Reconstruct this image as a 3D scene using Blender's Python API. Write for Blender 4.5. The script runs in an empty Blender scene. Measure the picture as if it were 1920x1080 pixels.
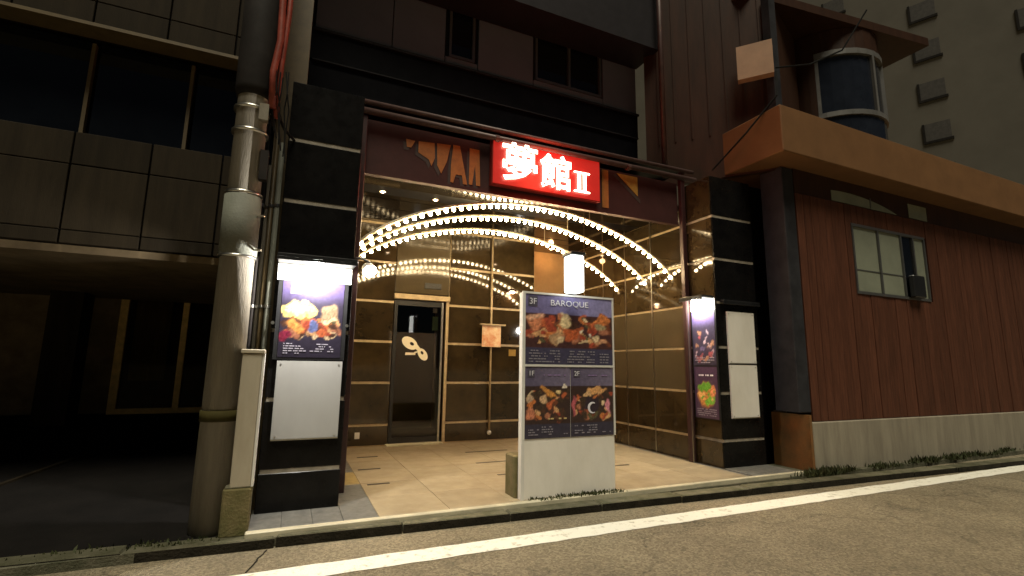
import bpy, bmesh, math, random
from mathutils import Vector, Matrix, noise
random.seed(7)
S = bpy.context.scene
C = S.collection
# ------------------------------------------------------------------ camera
cam = bpy.data.cameras.new('camera'); co = bpy.data.objects.new('camera', cam); C.objects.link(co)
cam.sensor_width = 36.0; cam.lens = 36.0 * 915 / 1920; cam.clip_start = 0.05; cam.clip_end = 500
co.matrix_world = Matrix(((0.912, -0.077, -0.403, 0), (-0.410, -0.138, -0.902, 0), (0.014, 0.987, -0.157, 1.2), (0, 0, 0, 1)))
co.matrix_world = Matrix.Translation((0, 0, 1.2)) @ co.matrix_world.to_quaternion().normalized().to_matrix().to_4x4()
S.camera = co
# ------------------------------------------------------------------ night sky and the one weak sun (street glow)
SUN_EL, SUN_AZ = 66, 192      # azimuth: compass-like, seen from the scene, light comes from behind the camera
w = bpy.data.worlds.new('World'); S.world = w; w.use_nodes = True
nt = w.node_tree; bg = nt.nodes['Background']
sky = nt.nodes.new('ShaderNodeTexSky'); sky.sky_type = 'NISHITA'; sky.sun_disc = False
sky.sun_elevation = math.radians(SUN_EL); sky.sun_rotation = math.radians(SUN_AZ)
nt.links.new(sky.outputs[0], bg.inputs[0]); bg.inputs[1].default_value = 0.0035
sl = bpy.data.lights.new('sun', 'SUN'); sl.energy = 3.0; sl.angle = math.radians(25); sl.color = (1.0, 0.93, 0.72)
so = bpy.data.objects.new('sun', sl); C.objects.link(so)
el, az = math.radians(SUN_EL), math.radians(SUN_AZ)
so.rotation_euler = Vector((math.sin(az) * math.cos(el), math.cos(az) * math.cos(el), math.sin(el))).to_track_quat('Z', 'Y').to_euler()
so.location = (3, -8, 12)
S.view_settings.view_transform = 'Standard'; S.view_settings.look = 'None'
S.view_settings.exposure = 0; S.view_settings.gamma = 1; S.view_settings.use_curve_mapping = False
S.cycles.use_denoising = True; S.cycles.sample_clamp_indirect = 4; S.cycles.max_bounces = 7
S.cycles.use_light_tree = True; S.cycles.caustics_reflective = False; S.cycles.caustics_refractive = False

# ------------------------------------------------------------------ materials
M = {}
def mat(name, col, rough=0.6, metal=0.0, var=0.2, scale=5.0, bump=0.0, bscale=60.0, spec=0.5, emit=None, es=0.0, col2=None, stretch=None, rvar=0.0, coat=0.0):
    m = bpy.data.materials.new(name); m.use_nodes = True; n = m.node_tree; L = n.links.new
    b = n.nodes['Principled BSDF']
    geo = n.nodes.new('ShaderNodeNewGeometry'); vec = geo.outputs['Position']
    if stretch:
        mp = n.nodes.new('ShaderNodeMapping'); mp.inputs['Scale'].default_value = stretch; L(vec, mp.inputs[0]); vec = mp.outputs[0]
    nz = n.nodes.new('ShaderNodeTexNoise'); nz.inputs['Scale'].default_value = scale; nz.inputs['Detail'].default_value = 6; nz.inputs['Roughness'].default_value = 0.65
    L(vec, nz.inputs['Vector'])
    r = n.nodes.new('ShaderNodeValToRGB')
    a = col2 if col2 else tuple(c * (1 - var) for c in col)
    bb = col if col2 else tuple(min(1, c * (1 + var)) for c in col)
    r.color_ramp.elements[0].color = (*a, 1); r.color_ramp.elements[0].position = 0.32
    r.color_ramp.elements[1].color = (*bb, 1); r.color_ramp.elements[1].position = 0.68
    L(nz.outputs['Fac'], r.inputs[0]); L(r.outputs[0], b.inputs['Base Color'])
    b.inputs['Roughness'].default_value = rough; b.inputs['Metallic'].default_value = metal
    b.inputs['Specular IOR Level'].default_value = spec; b.inputs['Coat Weight'].default_value = coat; b.inputs['Coat Roughness'].default_value = 0.04
    if rvar:
        mr = n.nodes.new('ShaderNodeMapRange'); mr.inputs['To Min'].default_value = max(0.02, rough - rvar); mr.inputs['To Max'].default_value = rough + rvar
        n2 = n.nodes.new('ShaderNodeTexNoise'); n2.inputs['Scale'].default_value = scale * 2.3; n2.inputs['Detail'].default_value = 4; L(vec, n2.inputs['Vector'])
        L(n2.outputs['Fac'], mr.inputs[0]); L(mr.outputs[0], b.inputs['Roughness'])
    if bump:
        n3 = n.nodes.new('ShaderNodeTexNoise'); n3.inputs['Scale'].default_value = bscale; n3.inputs['Detail'].default_value = 5; L(vec, n3.inputs['Vector'])
        bp = n.nodes.new('ShaderNodeBump'); bp.inputs['Strength'].default_value = bump; bp.inputs['Distance'].default_value = 0.02
        L(n3.outputs['Fac'], bp.inputs['Height']); L(bp.outputs[0], b.inputs['Normal'])
    if emit:
        b.inputs['Emission Color'].default_value = (*emit, 1); b.inputs['Emission Strength'].default_value = es
    M[name] = m
    return m
mat('asphalt', (0.286, 0.2379, 0.154), 0.9, col2=(0.1925, 0.1586, 0.1012), scale=1.4, bump=1.0, bscale=120)
am = M['asphalt']; n = am.node_tree; b_ = n.nodes['Principled BSDF']; src = b_.inputs['Base Color'].links[0].from_socket
geo = n.nodes.new('ShaderNodeNewGeometry')
vz = n.nodes.new('ShaderNodeTexVoronoi'); vz.inputs['Scale'].default_value = 70; n.links.new(geo.outputs['Position'], vz.inputs['Vector'])
sp = n.nodes.new('ShaderNodeSeparateColor'); n.links.new(vz.outputs['Color'], sp.inputs[0])
m1 = n.nodes.new('ShaderNodeMapRange'); m1.inputs['To Min'].default_value = 0.68; m1.inputs['To Max'].default_value = 1.36; n.links.new(sp.outputs[0], m1.inputs[0])
v1 = n.nodes.new('ShaderNodeVectorMath'); v1.operation = 'SCALE'; n.links.new(src, v1.inputs[0]); n.links.new(m1.outputs[0], v1.inputs['Scale'])
vc = n.nodes.new('ShaderNodeTexVoronoi'); vc.feature = 'DISTANCE_TO_EDGE'; vc.inputs['Scale'].default_value = 0.45
nw = n.nodes.new('ShaderNodeTexNoise'); nw.inputs['Scale'].default_value = 2.2; nw.inputs['Detail'].default_value = 6; n.links.new(geo.outputs['Position'], nw.inputs['Vector'])
va = n.nodes.new('ShaderNodeVectorMath'); va.operation = 'MULTIPLY_ADD'; va.inputs[1].default_value = (1.2, 1.2, 0); n.links.new(nw.outputs['Color'], va.inputs[0]); n.links.new(geo.outputs['Position'], va.inputs[2]); n.links.new(va.outputs[0], vc.inputs['Vector'])
m2 = n.nodes.new('ShaderNodeMapRange'); m2.inputs['From Max'].default_value = 0.012; m2.inputs['To Min'].default_value = 0.66; m2.inputs['To Max'].default_value = 1.0; n.links.new(vc.outputs['Distance'], m2.inputs[0])
v2 = n.nodes.new('ShaderNodeVectorMath'); v2.operation = 'SCALE'; n.links.new(v1.outputs[0], v2.inputs[0]); n.links.new(m2.outputs[0], v2.inputs['Scale']); n.links.new(v2.outputs[0], b_.inputs['Base Color'])
mat('line', (0.80, 0.78, 0.68), 0.7, col2=(0.40, 0.36, 0.27), scale=16, bump=0.5, bscale=90)
M['line'].node_tree.nodes['Color Ramp'].color_ramp.elements[0].position = 0.28; M['line'].node_tree.nodes['Color Ramp'].color_ramp.elements[1].position = 0.46
mat('kerb', (0.132, 0.121, 0.0825), 0.9, col2=(0.055, 0.055, 0.0275), scale=5, bump=0.6, bscale=50, spec=0.2)
mat('kerbface', (0.03, 0.0252, 0.018), 0.95, col2=(0.012, 0.0108, 0.0072), scale=7, bump=0.6, spec=0.1)  # shade on the kerb front put into its colour; also the tar seam
mat('strip', (0.12, 0.108, 0.072), 0.9, col2=(0.042, 0.045, 0.021), scale=6, bump=0.5)
mat('floor', (0.37, 0.30, 0.195), 0.4, col2=(0.255, 0.20, 0.125), scale=3.5, rvar=0.12, bump=0.06, bscale=30)
mat('floorgrey', (0.136, 0.132, 0.12), 0.35, var=0.3, scale=14, rvar=0.1, spec=0.3)
mat('floorgold', (0.30, 0.22, 0.09), 0.4, var=0.25, scale=9)
mat('floordark', (0.045, 0.035, 0.028), 0.4, scale=9)
mat('nosing', (0.4675, 0.425, 0.306), 0.5, scale=6)
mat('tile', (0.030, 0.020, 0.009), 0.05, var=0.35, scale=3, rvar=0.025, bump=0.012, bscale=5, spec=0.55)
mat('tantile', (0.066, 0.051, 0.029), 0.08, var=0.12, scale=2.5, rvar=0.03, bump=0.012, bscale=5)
mat('doorwood', (0.80, 0.55, 0.18), 0.5, var=0.2, scale=10)
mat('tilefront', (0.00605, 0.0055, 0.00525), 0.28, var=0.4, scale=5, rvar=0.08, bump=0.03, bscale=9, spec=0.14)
mat('joint', (0.42, 0.32, 0.19), 0.4, var=0.2, scale=12)
mat('jointdim', (0.26, 0.2275, 0.182), 0.5, var=0.3, scale=12)
mat('steel', (0.55, 0.53, 0.48), 0.28, 1.0, var=0.12, scale=12)
mat('redsteel', (0.0294, 0.0098, 0.0098), 0.4, var=0.3, scale=10)
mat('pipe', (0.07176, 0.03876, 0.03468), 0.5, 0.2, var=0.25, scale=8)
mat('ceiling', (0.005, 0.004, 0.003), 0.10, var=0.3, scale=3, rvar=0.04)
mat('fascia', (0.04186, 0.01542, 0.0144), 0.6, var=0.2, scale=4, spec=0.2)
mat('orange', (0.2871, 0.1025, 0.01562), 0.6, var=0.2, scale=14)
mat('yellow', (0.2929, 0.1758, 0.02604), 0.6, var=0.2, scale=14)
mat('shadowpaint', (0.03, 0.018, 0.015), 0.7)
mat('band', (0.00588, 0.00588, 0.00735), 0.3, var=0.3, scale=4, spec=0.08)
mat('upanel', (0.115, 0.125, 0.165), 0.6, var=0.08, scale=2, bump=0.05, spec=0.2)
mat('udark', (0.0192, 0.01776, 0.02064), 0.6, var=0.15, spec=0.1)
mat('glassdark', (0.006, 0.007, 0.009), 0.05, var=0.2)
mat('alu', (0.16, 0.16, 0.16), 0.4, 0.7, var=0.1)
mat('plaster', (0.42, 0.25, 0.11), 0.8, var=0.15, scale=4, bump=0.1)
mat('white', (0.66, 0.64, 0.60), 0.45, var=0.05, scale=3)
mat('whitepaint', (0.80, 0.76, 0.70), 0.5, col2=(0.66, 0.62, 0.55), scale=2.6, stretch=(1, 1, 0.4), bump=0.03)
mat('greypanel', (0.37, 0.365, 0.355), 0.4, col2=(0.31, 0.305, 0.295), scale=2, stretch=(1, 1, 0.4))
mat('blackmetal', (0.012, 0.012, 0.013), 0.35, var=0.3)
mat('concrete', (0.2633, 0.2379, 0.1924), 0.85, col2=(0.1721, 0.1519, 0.1215), scale=3.5, bump=0.4, bscale=60, stretch=(3, 3, 0.35), spec=0.25)
mat('polewrap', (0.14, 0.1435, 0.1155), 0.7, var=0.15, scale=6, bump=0.2)
mat('poledark', (0.021, 0.018, 0.0168), 0.7, var=0.3, spec=0.1)
mat('olive', (0.042, 0.035, 0.0105), 0.8, spec=0.1)
mat('cream', (0.45, 0.396, 0.306), 0.55, col2=(0.324, 0.279, 0.207), scale=4, stretch=(1, 1, 0.3))
mat('mossconc', (0.168, 0.132, 0.06), 0.9, col2=(0.088, 0.08, 0.024), scale=6, bump=0.4)
mat('lpanel', (0.02768, 0.02043, 0.01205), 0.8, col2=(0.01607, 0.01178, 0.007031), scale=3, bump=0.12, stretch=(3, 3, 0.3), spec=0.12)
mat('lframe', (0.096, 0.066, 0.027), 0.5, var=0.2, scale=10)
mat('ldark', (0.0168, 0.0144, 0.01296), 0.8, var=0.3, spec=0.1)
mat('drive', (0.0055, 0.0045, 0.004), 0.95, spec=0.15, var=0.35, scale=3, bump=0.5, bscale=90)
mat('rearwall', (0.20, 0.15, 0.09), 0.8, var=0.3, scale=3, spec=0.1)
mat('curtain', (0.55, 0.43, 0.12), 0.9, var=0.35, scale=6, stretch=(14, 14, 0.3))
mat('brown', (0.08925, 0.03213, 0.01785), 0.6, var=0.32, scale=5, bump=0.15, bscale=40, stretch=(6, 6, 0.5), spec=0.2)
mat('brownmetal', (0.03557, 0.01542, 0.0083), 0.5, var=0.25, scale=3, stretch=(3, 3, 0.5), spec=0.2)
mat('rbase', (0.3, 0.2625, 0.195), 0.85, col2=(0.2025, 0.1725, 0.1275), scale=3, bump=0.2, stretch=(3, 3, 0.35))
mat('warmlit', (0.234, 0.09, 0.018), 0.8, col2=(0.126, 0.0675, 0.018), scale=5, bump=0.2)  # orange of the bulb light put into the wall end's colour
mat('darkpost', (0.030, 0.030, 0.034), 0.5, var=0.3, spec=0.1)
mat('rfascia', (0.1615, 0.07986, 0.03331), 0.7, var=0.12, scale=2.5, spec=0.2)
mat('frosted', (0.224, 0.238, 0.182), 0.25, var=0.12, scale=3)
mat('bayframe', (0.17, 0.165, 0.16), 0.4, 0.3)
mat('bayglass', (0.015, 0.018, 0.026), 0.08)
mat('farwall', (0.1257, 0.1146, 0.0961), 0.8, var=0.1, scale=0.4, spec=0.2)
mat('farglass', (0.075, 0.070, 0.066), 0.5, spec=0.2)
mat('cabinetpaint', (0.34, 0.21, 0.125), 0.6, var=0.1)
mat('cable', (0.012, 0.012, 0.012), 0.9, spec=0.1)
mat('cableguard', (0.216, 0.042, 0.027), 0.5, var=0.35, scale=14, spec=0.25)
mat('weed', (0.0275, 0.0425, 0.009), 0.7, col2=(0.045, 0.0425, 0.01), scale=14)
mat('bulbglass', (1, 0.85, 0.6), 0.3, emit=(1.0, 0.74, 0.40), es=110)
mat('arch', (0.42, 0.36, 0.26), 0.5)
mat('lampwhite', (0.9, 0.9, 0.9), 0.4, emit=(1.0, 0.97, 0.90), es=90)
mat('lantern', (0.9, 0.9, 0.88), 0.4, emit=(0.95, 1.0, 0.97), es=6)
mat('spotglow', (1, 0.9, 0.8), 0.4, emit=(1.0, 0.70, 0.42), es=60)
mat('neon', (1, 0.8, 0.7), 0.3, emit=(1.0, 0.60, 0.44), es=10.0)
mat('redface', (0.16, 0.012, 0.01), 0.4, emit=(1.0, 0.035, 0.022), es=0.33)
mat('redcase', (0.20, 0.02, 0.015), 0.5, spec=0.2)
mat('ink', (0.72, 0.70, 0.76), 0.5, var=0.03)
mat('inkgrey', (0.24, 0.22, 0.27), 0.5, var=0.03)
mat('inkpurple', (0.30, 0.20, 0.42), 0.5, var=0.03)
mat('inkgold', (0.55, 0.40, 0.18), 0.5, var=0.03)
mat('badge', (0.07, 0.06, 0.09), 0.5, var=0.05)
mat('sticker', (0.80, 0.74, 0.58), 0.5, var=0.03)
mat('greenpaper', (0.30, 0.52, 0.34), 0.5, var=0.05)
mat('artpaper', (0.74, 0.60, 0.40), 0.5, col2=(0.55, 0.16, 0.05), scale=11)
def per_object(name, lo, hi, sock, strength=None):
    n = M[name].node_tree; b_ = n.nodes['Principled BSDF']; oi = n.nodes.new('ShaderNodeObjectInfo'); m1 = n.nodes.new('ShaderNodeMapRange')
    m1.inputs['To Min'].default_value = lo; m1.inputs['To Max'].default_value = hi; n.links.new(oi.outputs['Random'], m1.inputs[0])
    if strength: n.links.new(m1.outputs[0], b_.inputs['Emission Strength']); return
    src = b_.inputs[sock].links[0].from_socket; v1 = n.nodes.new('ShaderNodeVectorMath'); v1.operation = 'SCALE'
    n.links.new(src, v1.inputs[0]); n.links.new(m1.outputs[0], v1.inputs['Scale']); n.links.new(v1.outputs[0], b_.inputs[sock])
per_object('brown', 0.86, 1.12, 'Base Color'); per_object('lpanel', 0.75, 1.2, 'Base Color'); per_object('floor', 0.9, 1.1, 'Base Color'); per_object('tile', 0.8, 1.25, 'Base Color'); per_object('kerb', 0.75, 1.25, 'Base Color')
per_object('bulbglass', 60, 150, None, True)
# clear door glass
g = bpy.data.materials.new('doorglass'); g.use_nodes = True; n = g.node_tree
for x in list(n.nodes): n.nodes.remove(x)
out = n.nodes.new('ShaderNodeOutputMaterial'); mx = n.nodes.new('ShaderNodeMixShader'); fr = n.nodes.new('ShaderNodeFresnel'); fr.inputs[0].default_value = 1.6
tr = n.nodes.new('ShaderNodeBsdfTransparent'); tr.inputs[0].default_value = (0.55, 0.52, 0.48, 1); gl = n.nodes.new('ShaderNodeBsdfGlossy'); gl.inputs['Roughness'].default_value = 0.02
n.links.new(fr.outputs[0], mx.inputs[0]); n.links.new(tr.outputs[0], mx.inputs[1]); n.links.new(gl.outputs[0], mx.inputs[2]); n.links.new(mx.outputs[0], out.inputs[0]); M['doorglass'] = g
g2 = g.copy(); g2.name = 'dimglass'; M['dimglass'] = g2
for x in g2.node_tree.nodes:
    if x.type == 'FRESNEL': x.inputs[0].default_value = 1.12
# printed poster: colour comes from the print (a colour attribute), glossy sheet
pm = bpy.data.materials.new('print'); pm.use_nodes = True; n = pm.node_tree
ca = n.nodes.new('ShaderNodeVertexColor'); ca.layer_name = 'print'; b = n.nodes['Principled BSDF']
nz = n.nodes.new('ShaderNodeTexNoise'); nz.inputs['Scale'].default_value = 30; nz.inputs['Detail'].default_value = 3
mr = n.nodes.new('ShaderNodeMapRange'); mr.inputs['From Min'].default_value = 0.3; mr.inputs['From Max'].default_value = 0.7; mr.inputs['To Min'].default_value = 0.82; mr.inputs['To Max'].default_value = 1.16
vm = n.nodes.new('ShaderNodeVectorMath'); vm.operation = 'SCALE'
geo = n.nodes.new('ShaderNodeNewGeometry'); n.links.new(geo.outputs['Position'], nz.inputs['Vector'])
n.links.new(nz.outputs['Fac'], mr.inputs[0]); n.links.new(ca.outputs[0], vm.inputs[0]); n.links.new(mr.outputs[0], vm.inputs['Scale']); n.links.new(vm.outputs[0], b.inputs['Base Color'])
b.inputs['Roughness'].default_value = 0.3; M['print'] = pm

# ------------------------------------------------------------------ helpers
def box(bm, x0, x1, y0, y1, z0, z1, bev=0.0, mi=0):
    v = [bm.verts.new(p) for p in ((x0, y0, z0), (x1, y0, z0), (x1, y1, z0), (x0, y1, z0), (x0, y0, z1), (x1, y0, z1), (x1, y1, z1), (x0, y1, z1))]
    fs = [bm.faces.new([v[i] for i in q]) for q in ((0, 3, 2, 1), (4, 5, 6, 7), (0, 1, 5, 4), (1, 2, 6, 5), (2, 3, 7, 6), (3, 0, 4, 7))]
    for f in fs: f.material_index = mi
    if bev > 0:
        es = list({e for f in fs for e in f.edges})
        bmesh.ops.bevel(bm, geom=es, offset=bev, segments=1, affect='EDGES')
    return bm
def nb(): return bmesh.new()
def link(name, me, m, parent=None, loc=None, rot=None):
    o = bpy.data.objects.new(name, me); C.objects.link(o)
    if m is not None:
        ms = m if isinstance(m, (list, tuple)) else [m]
        if not me.materials:
            for q in ms: me.materials.append(M[q])
    if parent is not None: o.parent = parent
    if loc: o.location = loc
    if rot: o.rotation_euler = rot
    return o
def obj(name, bm, m, parent=None, loc=None, rot=None, smooth=False):
    me = bpy.data.meshes.new(name); bm.normal_update(); bm.to_mesh(me); bm.free()
    if smooth:
        for p in me.polygons: p.use_smooth = True
    return link(name, me, m, parent, loc, rot)
def B(name, m, x0, x1, y0, y1, z0, z1, parent=None, bev=0.0):
    return obj(name, box(nb(), x0, x1, y0, y1, z0, z1, bev), m, parent)
def tag(o, label, cat=None, group=None, kind=None):
    if label: o['label'] = label
    if cat: o['category'] = cat
    if group: o['group'] = group
    if kind: o['kind'] = kind
    return o
def thing(name, label, cat, loc=(0, 0, 0), rot=(0, 0, 0), group=None):
    o = bpy.data.objects.new(name, None); C.objects.link(o); o.location = loc; o.rotation_euler = rot; o.empty_display_size = 0.1
    return tag(o, label, cat, group)
def tube(bm, pts, r, seg=8, r2=None, cap=True):
    pts = [Vector(p) for p in pts]; rings = []
    for i, p in enumerate(pts):
        d = (pts[min(i + 1, len(pts) - 1)] - pts[max(i - 1, 0)]).normalized()
        a = d.orthogonal().normalized() if i == 0 else (a - d * a.dot(d)).normalized()
        c = d.cross(a); rr = r if r2 is None else r + (r2 - r) * i / (len(pts) - 1)
        rings.append([bm.verts.new(p + (a * math.cos(t) + c * math.sin(t)) * rr) for t in (2 * math.pi * k / seg for k in range(seg))])
    for q, s in zip(rings, rings[1:]):
        for k in range(seg): bm.faces.new((q[k], q[(k + 1) % seg], s[(k + 1) % seg], s[k]))
    if cap:
        bm.faces.new(rings[0][::-1]); bm.faces.new(rings[-1])
    return bm
def lathe(bm, prof, c=(0, 0, 0), seg=12):
    rings = []
    for r, z in prof:
        rings.append([bm.verts.new((c[0] + r * math.cos(2 * math.pi * k / seg), c[1] + r * math.sin(2 * math.pi * k / seg), c[2] + z)) for k in range(seg)])
    for q, s in zip(rings, rings[1:]):
        for k in range(seg): bm.faces.new((q[k], q[(k + 1) % seg], s[(k + 1) % seg], s[k]))
    bm.faces.new(rings[0][::-1]); bm.faces.new(rings[-1])
    return bm
def poly(bm, pts, y0, y1):           # prism in the x-z plane
    a = [bm.verts.new((x, y0, z)) for x, z in pts]; b_ = [bm.verts.new((x, y1, z)) for x, z in pts]
    bm.faces.new(a); bm.faces.new(b_[::-1])
    for i in range(len(pts)):
        j = (i + 1) % len(pts); bm.faces.new((a[i], b_[i], b_[j], a[j]))
    bmesh.ops.recalc_face_normals(bm, faces=bm.faces[:])
    return bm
def text(name, body, size, m, parent, x, z, y=-0.004, align='LEFT', neon=0.0, ext=0.0012, shear=0.0, sx=1.0):
    cu = bpy.data.curves.new(name, 'FONT'); cu.body = body; cu.size = size; cu.align_x = align; cu.shear = shear
    if neon:
        cu.fill_mode = 'NONE'; cu.bevel_depth = neon; cu.bevel_resolution = 1; cu.resolution_u = 3
    else: cu.extrude = ext; cu.resolution_u = 3
    t = bpy.data.objects.new(name, cu); C.objects.link(t); bpy.context.view_layer.update()
    me = bpy.data.meshes.new_from_object(t.evaluated_get(bpy.context.evaluated_depsgraph_get()))
    bpy.data.objects.remove(t); bpy.data.curves.remove(cu)
    me.transform(Matrix.Translation((x, y, z)) @ Matrix.Rotation(math.pi / 2, 4, 'X') @ Matrix.Diagonal((sx, 1, 1, 1)))
    me.materials.clear()
    return link(name, me, m, parent)
def print_sheet(name, wd, ht, parent, painter, nx=44, x=0, z=0, y=0.0):
    ny = max(8, int(nx * ht / wd)); bm = nb(); vs = []
    for j in range(ny + 1):
        vs.append([bm.verts.new((x + wd * i / nx, y, z + ht * j / ny)) for i in range(nx + 1)])
    for j in range(ny):
        for i in range(nx): bm.faces.new((vs[j][i], vs[j][i + 1], vs[j + 1][i + 1], vs[j + 1][i]))
    # thickness
    e = bmesh.ops.extrude_face_region(bm, geom=bm.faces[:]); 
    for v in [q for q in e['geom'] if isinstance(q, bmesh.types.BMVert)]: v.co.y += 0.003
    bmesh.ops.recalc_face_normals(bm, faces=bm.faces[:])
    me = bpy.data.meshes.new(name); bm.to_mesh(me); bm.free()
    at = me.color_attributes.new('print', 'FLOAT_COLOR', 'POINT')
    for i, v in enumerate(me.vertices):
        c = painter((v.co.x - x) / wd, (v.co.z - z) / ht); at.data[i].color = (*c, 1)
    return link(name, me, 'print', parent)
def blobs(base, items, seed, gain=1.0):
    rnd = random.Random(seed)
    def paint(u, v):
        c = list(base(u, v)); u += 0.018 * math.sin(31 * v + 9 * u) + 0.022 * noise.noise((u * 14, v * 14, seed)); v += 0.016 * math.sin(27 * u) + 0.022 * noise.noise((u * 14, v * 14, seed + 9))
        tex = 0.35 + 1.5 * (noise.noise((u * 38, v * 38, seed + 3)) * 0.5 + 0.45)
        for (bx, bz, rx, rz, ang, col, soft) in items:
            dx, dz = u - bx, v - bz; ca_, sa_ = math.cos(ang), math.sin(ang)
            p = (dx * ca_ + dz * sa_) / rx; q = (-dx * sa_ + dz * ca_) / rz
            d = p * p + q * q
            if d < 1:
                k = min(1, (1 - d) / soft); c = [c[i] * (1 - k) + col[i] * k * tex for i in range(3)]
        j = (0.97 + 0.06 * rnd.random()) * 1.1 * gain
        return [max(0, q * j) for q in c]
    return paint
def dish_items(seed, n, u0, u1, v0, v1, pal, rmin=0.04, rmax=0.11, asp=1.0):
    r = random.Random(seed); it = []
    for _ in range(n):
        rr = r.uniform(rmin, rmax) * 0.8
        it.append((r.uniform(u0, u1), r.uniform(v0, v1), rr * r.uniform(0.8, 1.5), rr * asp * r.uniform(0.6, 1.1), r.uniform(-0.6, 0.6), r.choice(pal), r.uniform(0.15, 0.5)))
    return it
FOOD = [(0.42, 0.10, 0.04), (0.50, 0.16, 0.05), (0.30, 0.055, 0.03), (0.16, 0.05, 0.025), (0.55, 0.30, 0.14), (0.62, 0.45, 0.27), (0.07, 0.03, 0.02), (0.36, 0.14, 0.08), (0.09, 0.08, 0.04)]
def lines(parent, x0, x1, z0, z1, rows, seed, m='inkgrey'):       # unreadable small print: short dashes
    r = random.Random(seed); bm = nb(); h = (z1 - z0) / rows
    for k in range(rows):
        x = x0
        while x < x1 - 0.01:
            l = r.uniform(0.008, 0.04)
            if r.random() < 0.75: box(bm, x, min(x + l, x1), -0.0045, -0.002, z0 + k * h, z0 + k * h + h * 0.45)
            x += l + r.uniform(0.004, 0.012)
    return tag(obj('small_print', bm, m, parent), None, kind='stuff')
bulb_me = None
def bulb_mesh():
    global bulb_me
    if bulb_me is None:
        bm = lathe(nb(), [(0.006, 0.0), (0.011, -0.012), (0.023, -0.03), (0.023, -0.042), (0.011, -0.055)], seg=8)
        bulb_me = bpy.data.meshes.new('bulb'); bm.normal_update(); bm.to_mesh(bulb_me); bm.free(); bulb_me.materials.append(M['bulbglass'])
        for p in bulb_me.polygons: p.use_smooth = True
    return bulb_me
def tiles(name, m, spans, courses, axis, at_, depth, parent, gap=0.02, vgap=0.006, vary=0.0):
    """tile slabs on a wall: spans along the wall, courses in z; axis 'y' wall at y=at_ (front face), 'x' wall at x=at_"""
    cache = {}
    for (a0, a1) in spans:
        for (z0, z1) in courses:
            wd, ht = a1 - a0 - 2 * vgap, z1 - z0 - 2 * gap
            key = (round(wd, 3), round(ht, 3))
            if key not in cache:
                if axis == 'y': bm = box(nb(), 0, wd, 0, depth, 0, ht, 0.004)
                else: bm = box(nb(), 0, depth, 0, wd, 0, ht, 0.004)
                me = bpy.data.meshes.new(name); bm.normal_update(); bm.to_mesh(me); bm.free(); me.materials.append(M[m]); cache[key] = me
            o = bpy.data.objects.new(name, cache[key]); C.objects.link(o); o.parent = parent
            j = random.uniform(-vary, vary)
            o.location = (a0 + vgap, at_ + j, z0 + gap) if axis == 'y' else (at_ + j, a0 + vgap, z0 + gap)
            t = 0.0035
            o.rotation_euler = (random.uniform(-t, t), 0, random.uniform(-t, t)) if axis == 'y' else (0, random.uniform(-t, t), random.uniform(-t, t))
def point(name, loc, e, col, r=0.03, parent=None):
    l = bpy.data.lights.new(name, 'POINT'); l.energy = e; l.color = col; l.shadow_soft_size = r
    o = bpy.data.objects.new(name, l); C.objects.link(o); o.location = loc
    if parent: o.parent = parent
    return o

# ================================================================== SETTING
ROADZ = -0.10
bm = nb(); vs = [bm.verts.new(p) for p in ((-150, -150, ROADZ), (150, -150, ROADZ), (150, 150, ROADZ), (-150, 150, ROADZ))]; bm.faces.new(vs)
tag(obj('road', bm, 'asphalt'), 'grey brown asphalt road in front of the entrance', kind='structure')
bm = nb()
r = random.Random(3); xs = [-12 + 0.12 * k for k in range(250)]
lo = [bm.verts.new((x, 3.43 + r.uniform(-0.008, 0.008), ROADZ + 0.004)) for x in xs]; hi = [bm.verts.new((x, 3.645 + r.uniform(-0.008, 0.008), ROADZ + 0.004)) for x in xs]
for i in range(len(xs) - 1): bm.faces.new((lo[i], lo[i + 1], hi[i + 1], hi[i]))
tag(obj('road_line', bm, 'line'), 'white painted edge line along the road', kind='structure')
bm = nb(); r = random.Random(5)
pts = [(-0.16 + 0.01 * k + 0.012 * r.random(), 3.67 + 0.036 * k, ROADZ + 0.001) for k in range(11)]
tag(obj('road_seam', tube(bm, pts, 0.006, 5), 'kerbface'), 'thin dark tar seam across the road near the kerb', kind='structure')
kerb = thing('kerb', None, None, (0, 4.07, 0), (0, 0, math.radians(-2.6))); kerb['kind'] = 'structure'; kerb['label'] = 'low mossy concrete kerb along the road'
bm = nb(); box(bm, 0.006, 0.894, 0, 0.16, -0.2, -0.03, 0.012); box(bm, 0.006, 0.894, -0.003, 0.0, -0.2, -0.036, mi=1)
me = bpy.data.meshes.new('kerb_stone'); bm.normal_update(); bm.to_mesh(me); bm.free(); me.materials.append(M['kerb']); me.materials.append(M['kerbface'])
for k in range(-8, 15):
    o = link('kerb_stone', me, None, kerb, (k * 0.9, random.uniform(-0.006, 0.006), random.uniform(-0.004, 0.004)))
tag(B('pavement', 'strip', -14, 16, 4.1, 4.75, -0.3, -0.04), 'narrow mossy pavement strip behind the kerb', kind='structure')
# yard of the left neighbour, a ramp
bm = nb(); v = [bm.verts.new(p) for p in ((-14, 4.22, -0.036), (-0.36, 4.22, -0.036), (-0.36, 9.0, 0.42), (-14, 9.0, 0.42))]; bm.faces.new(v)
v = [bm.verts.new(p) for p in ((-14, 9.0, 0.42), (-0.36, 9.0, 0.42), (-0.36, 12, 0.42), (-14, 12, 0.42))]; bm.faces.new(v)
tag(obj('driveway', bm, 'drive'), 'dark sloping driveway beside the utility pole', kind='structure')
# thin pale edging on the ramp
bm = nb(); tube(bm, [(-2.35, 5.4, 0.075), (-1.92, 6.62, 0.20), (-1.2, 8.75, 0.405)], 0.022, 6)
tag(obj('edging_strip', bm, 'lpanel'), 'thin pale edging strip running up the dark driveway', 'edging')

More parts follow.
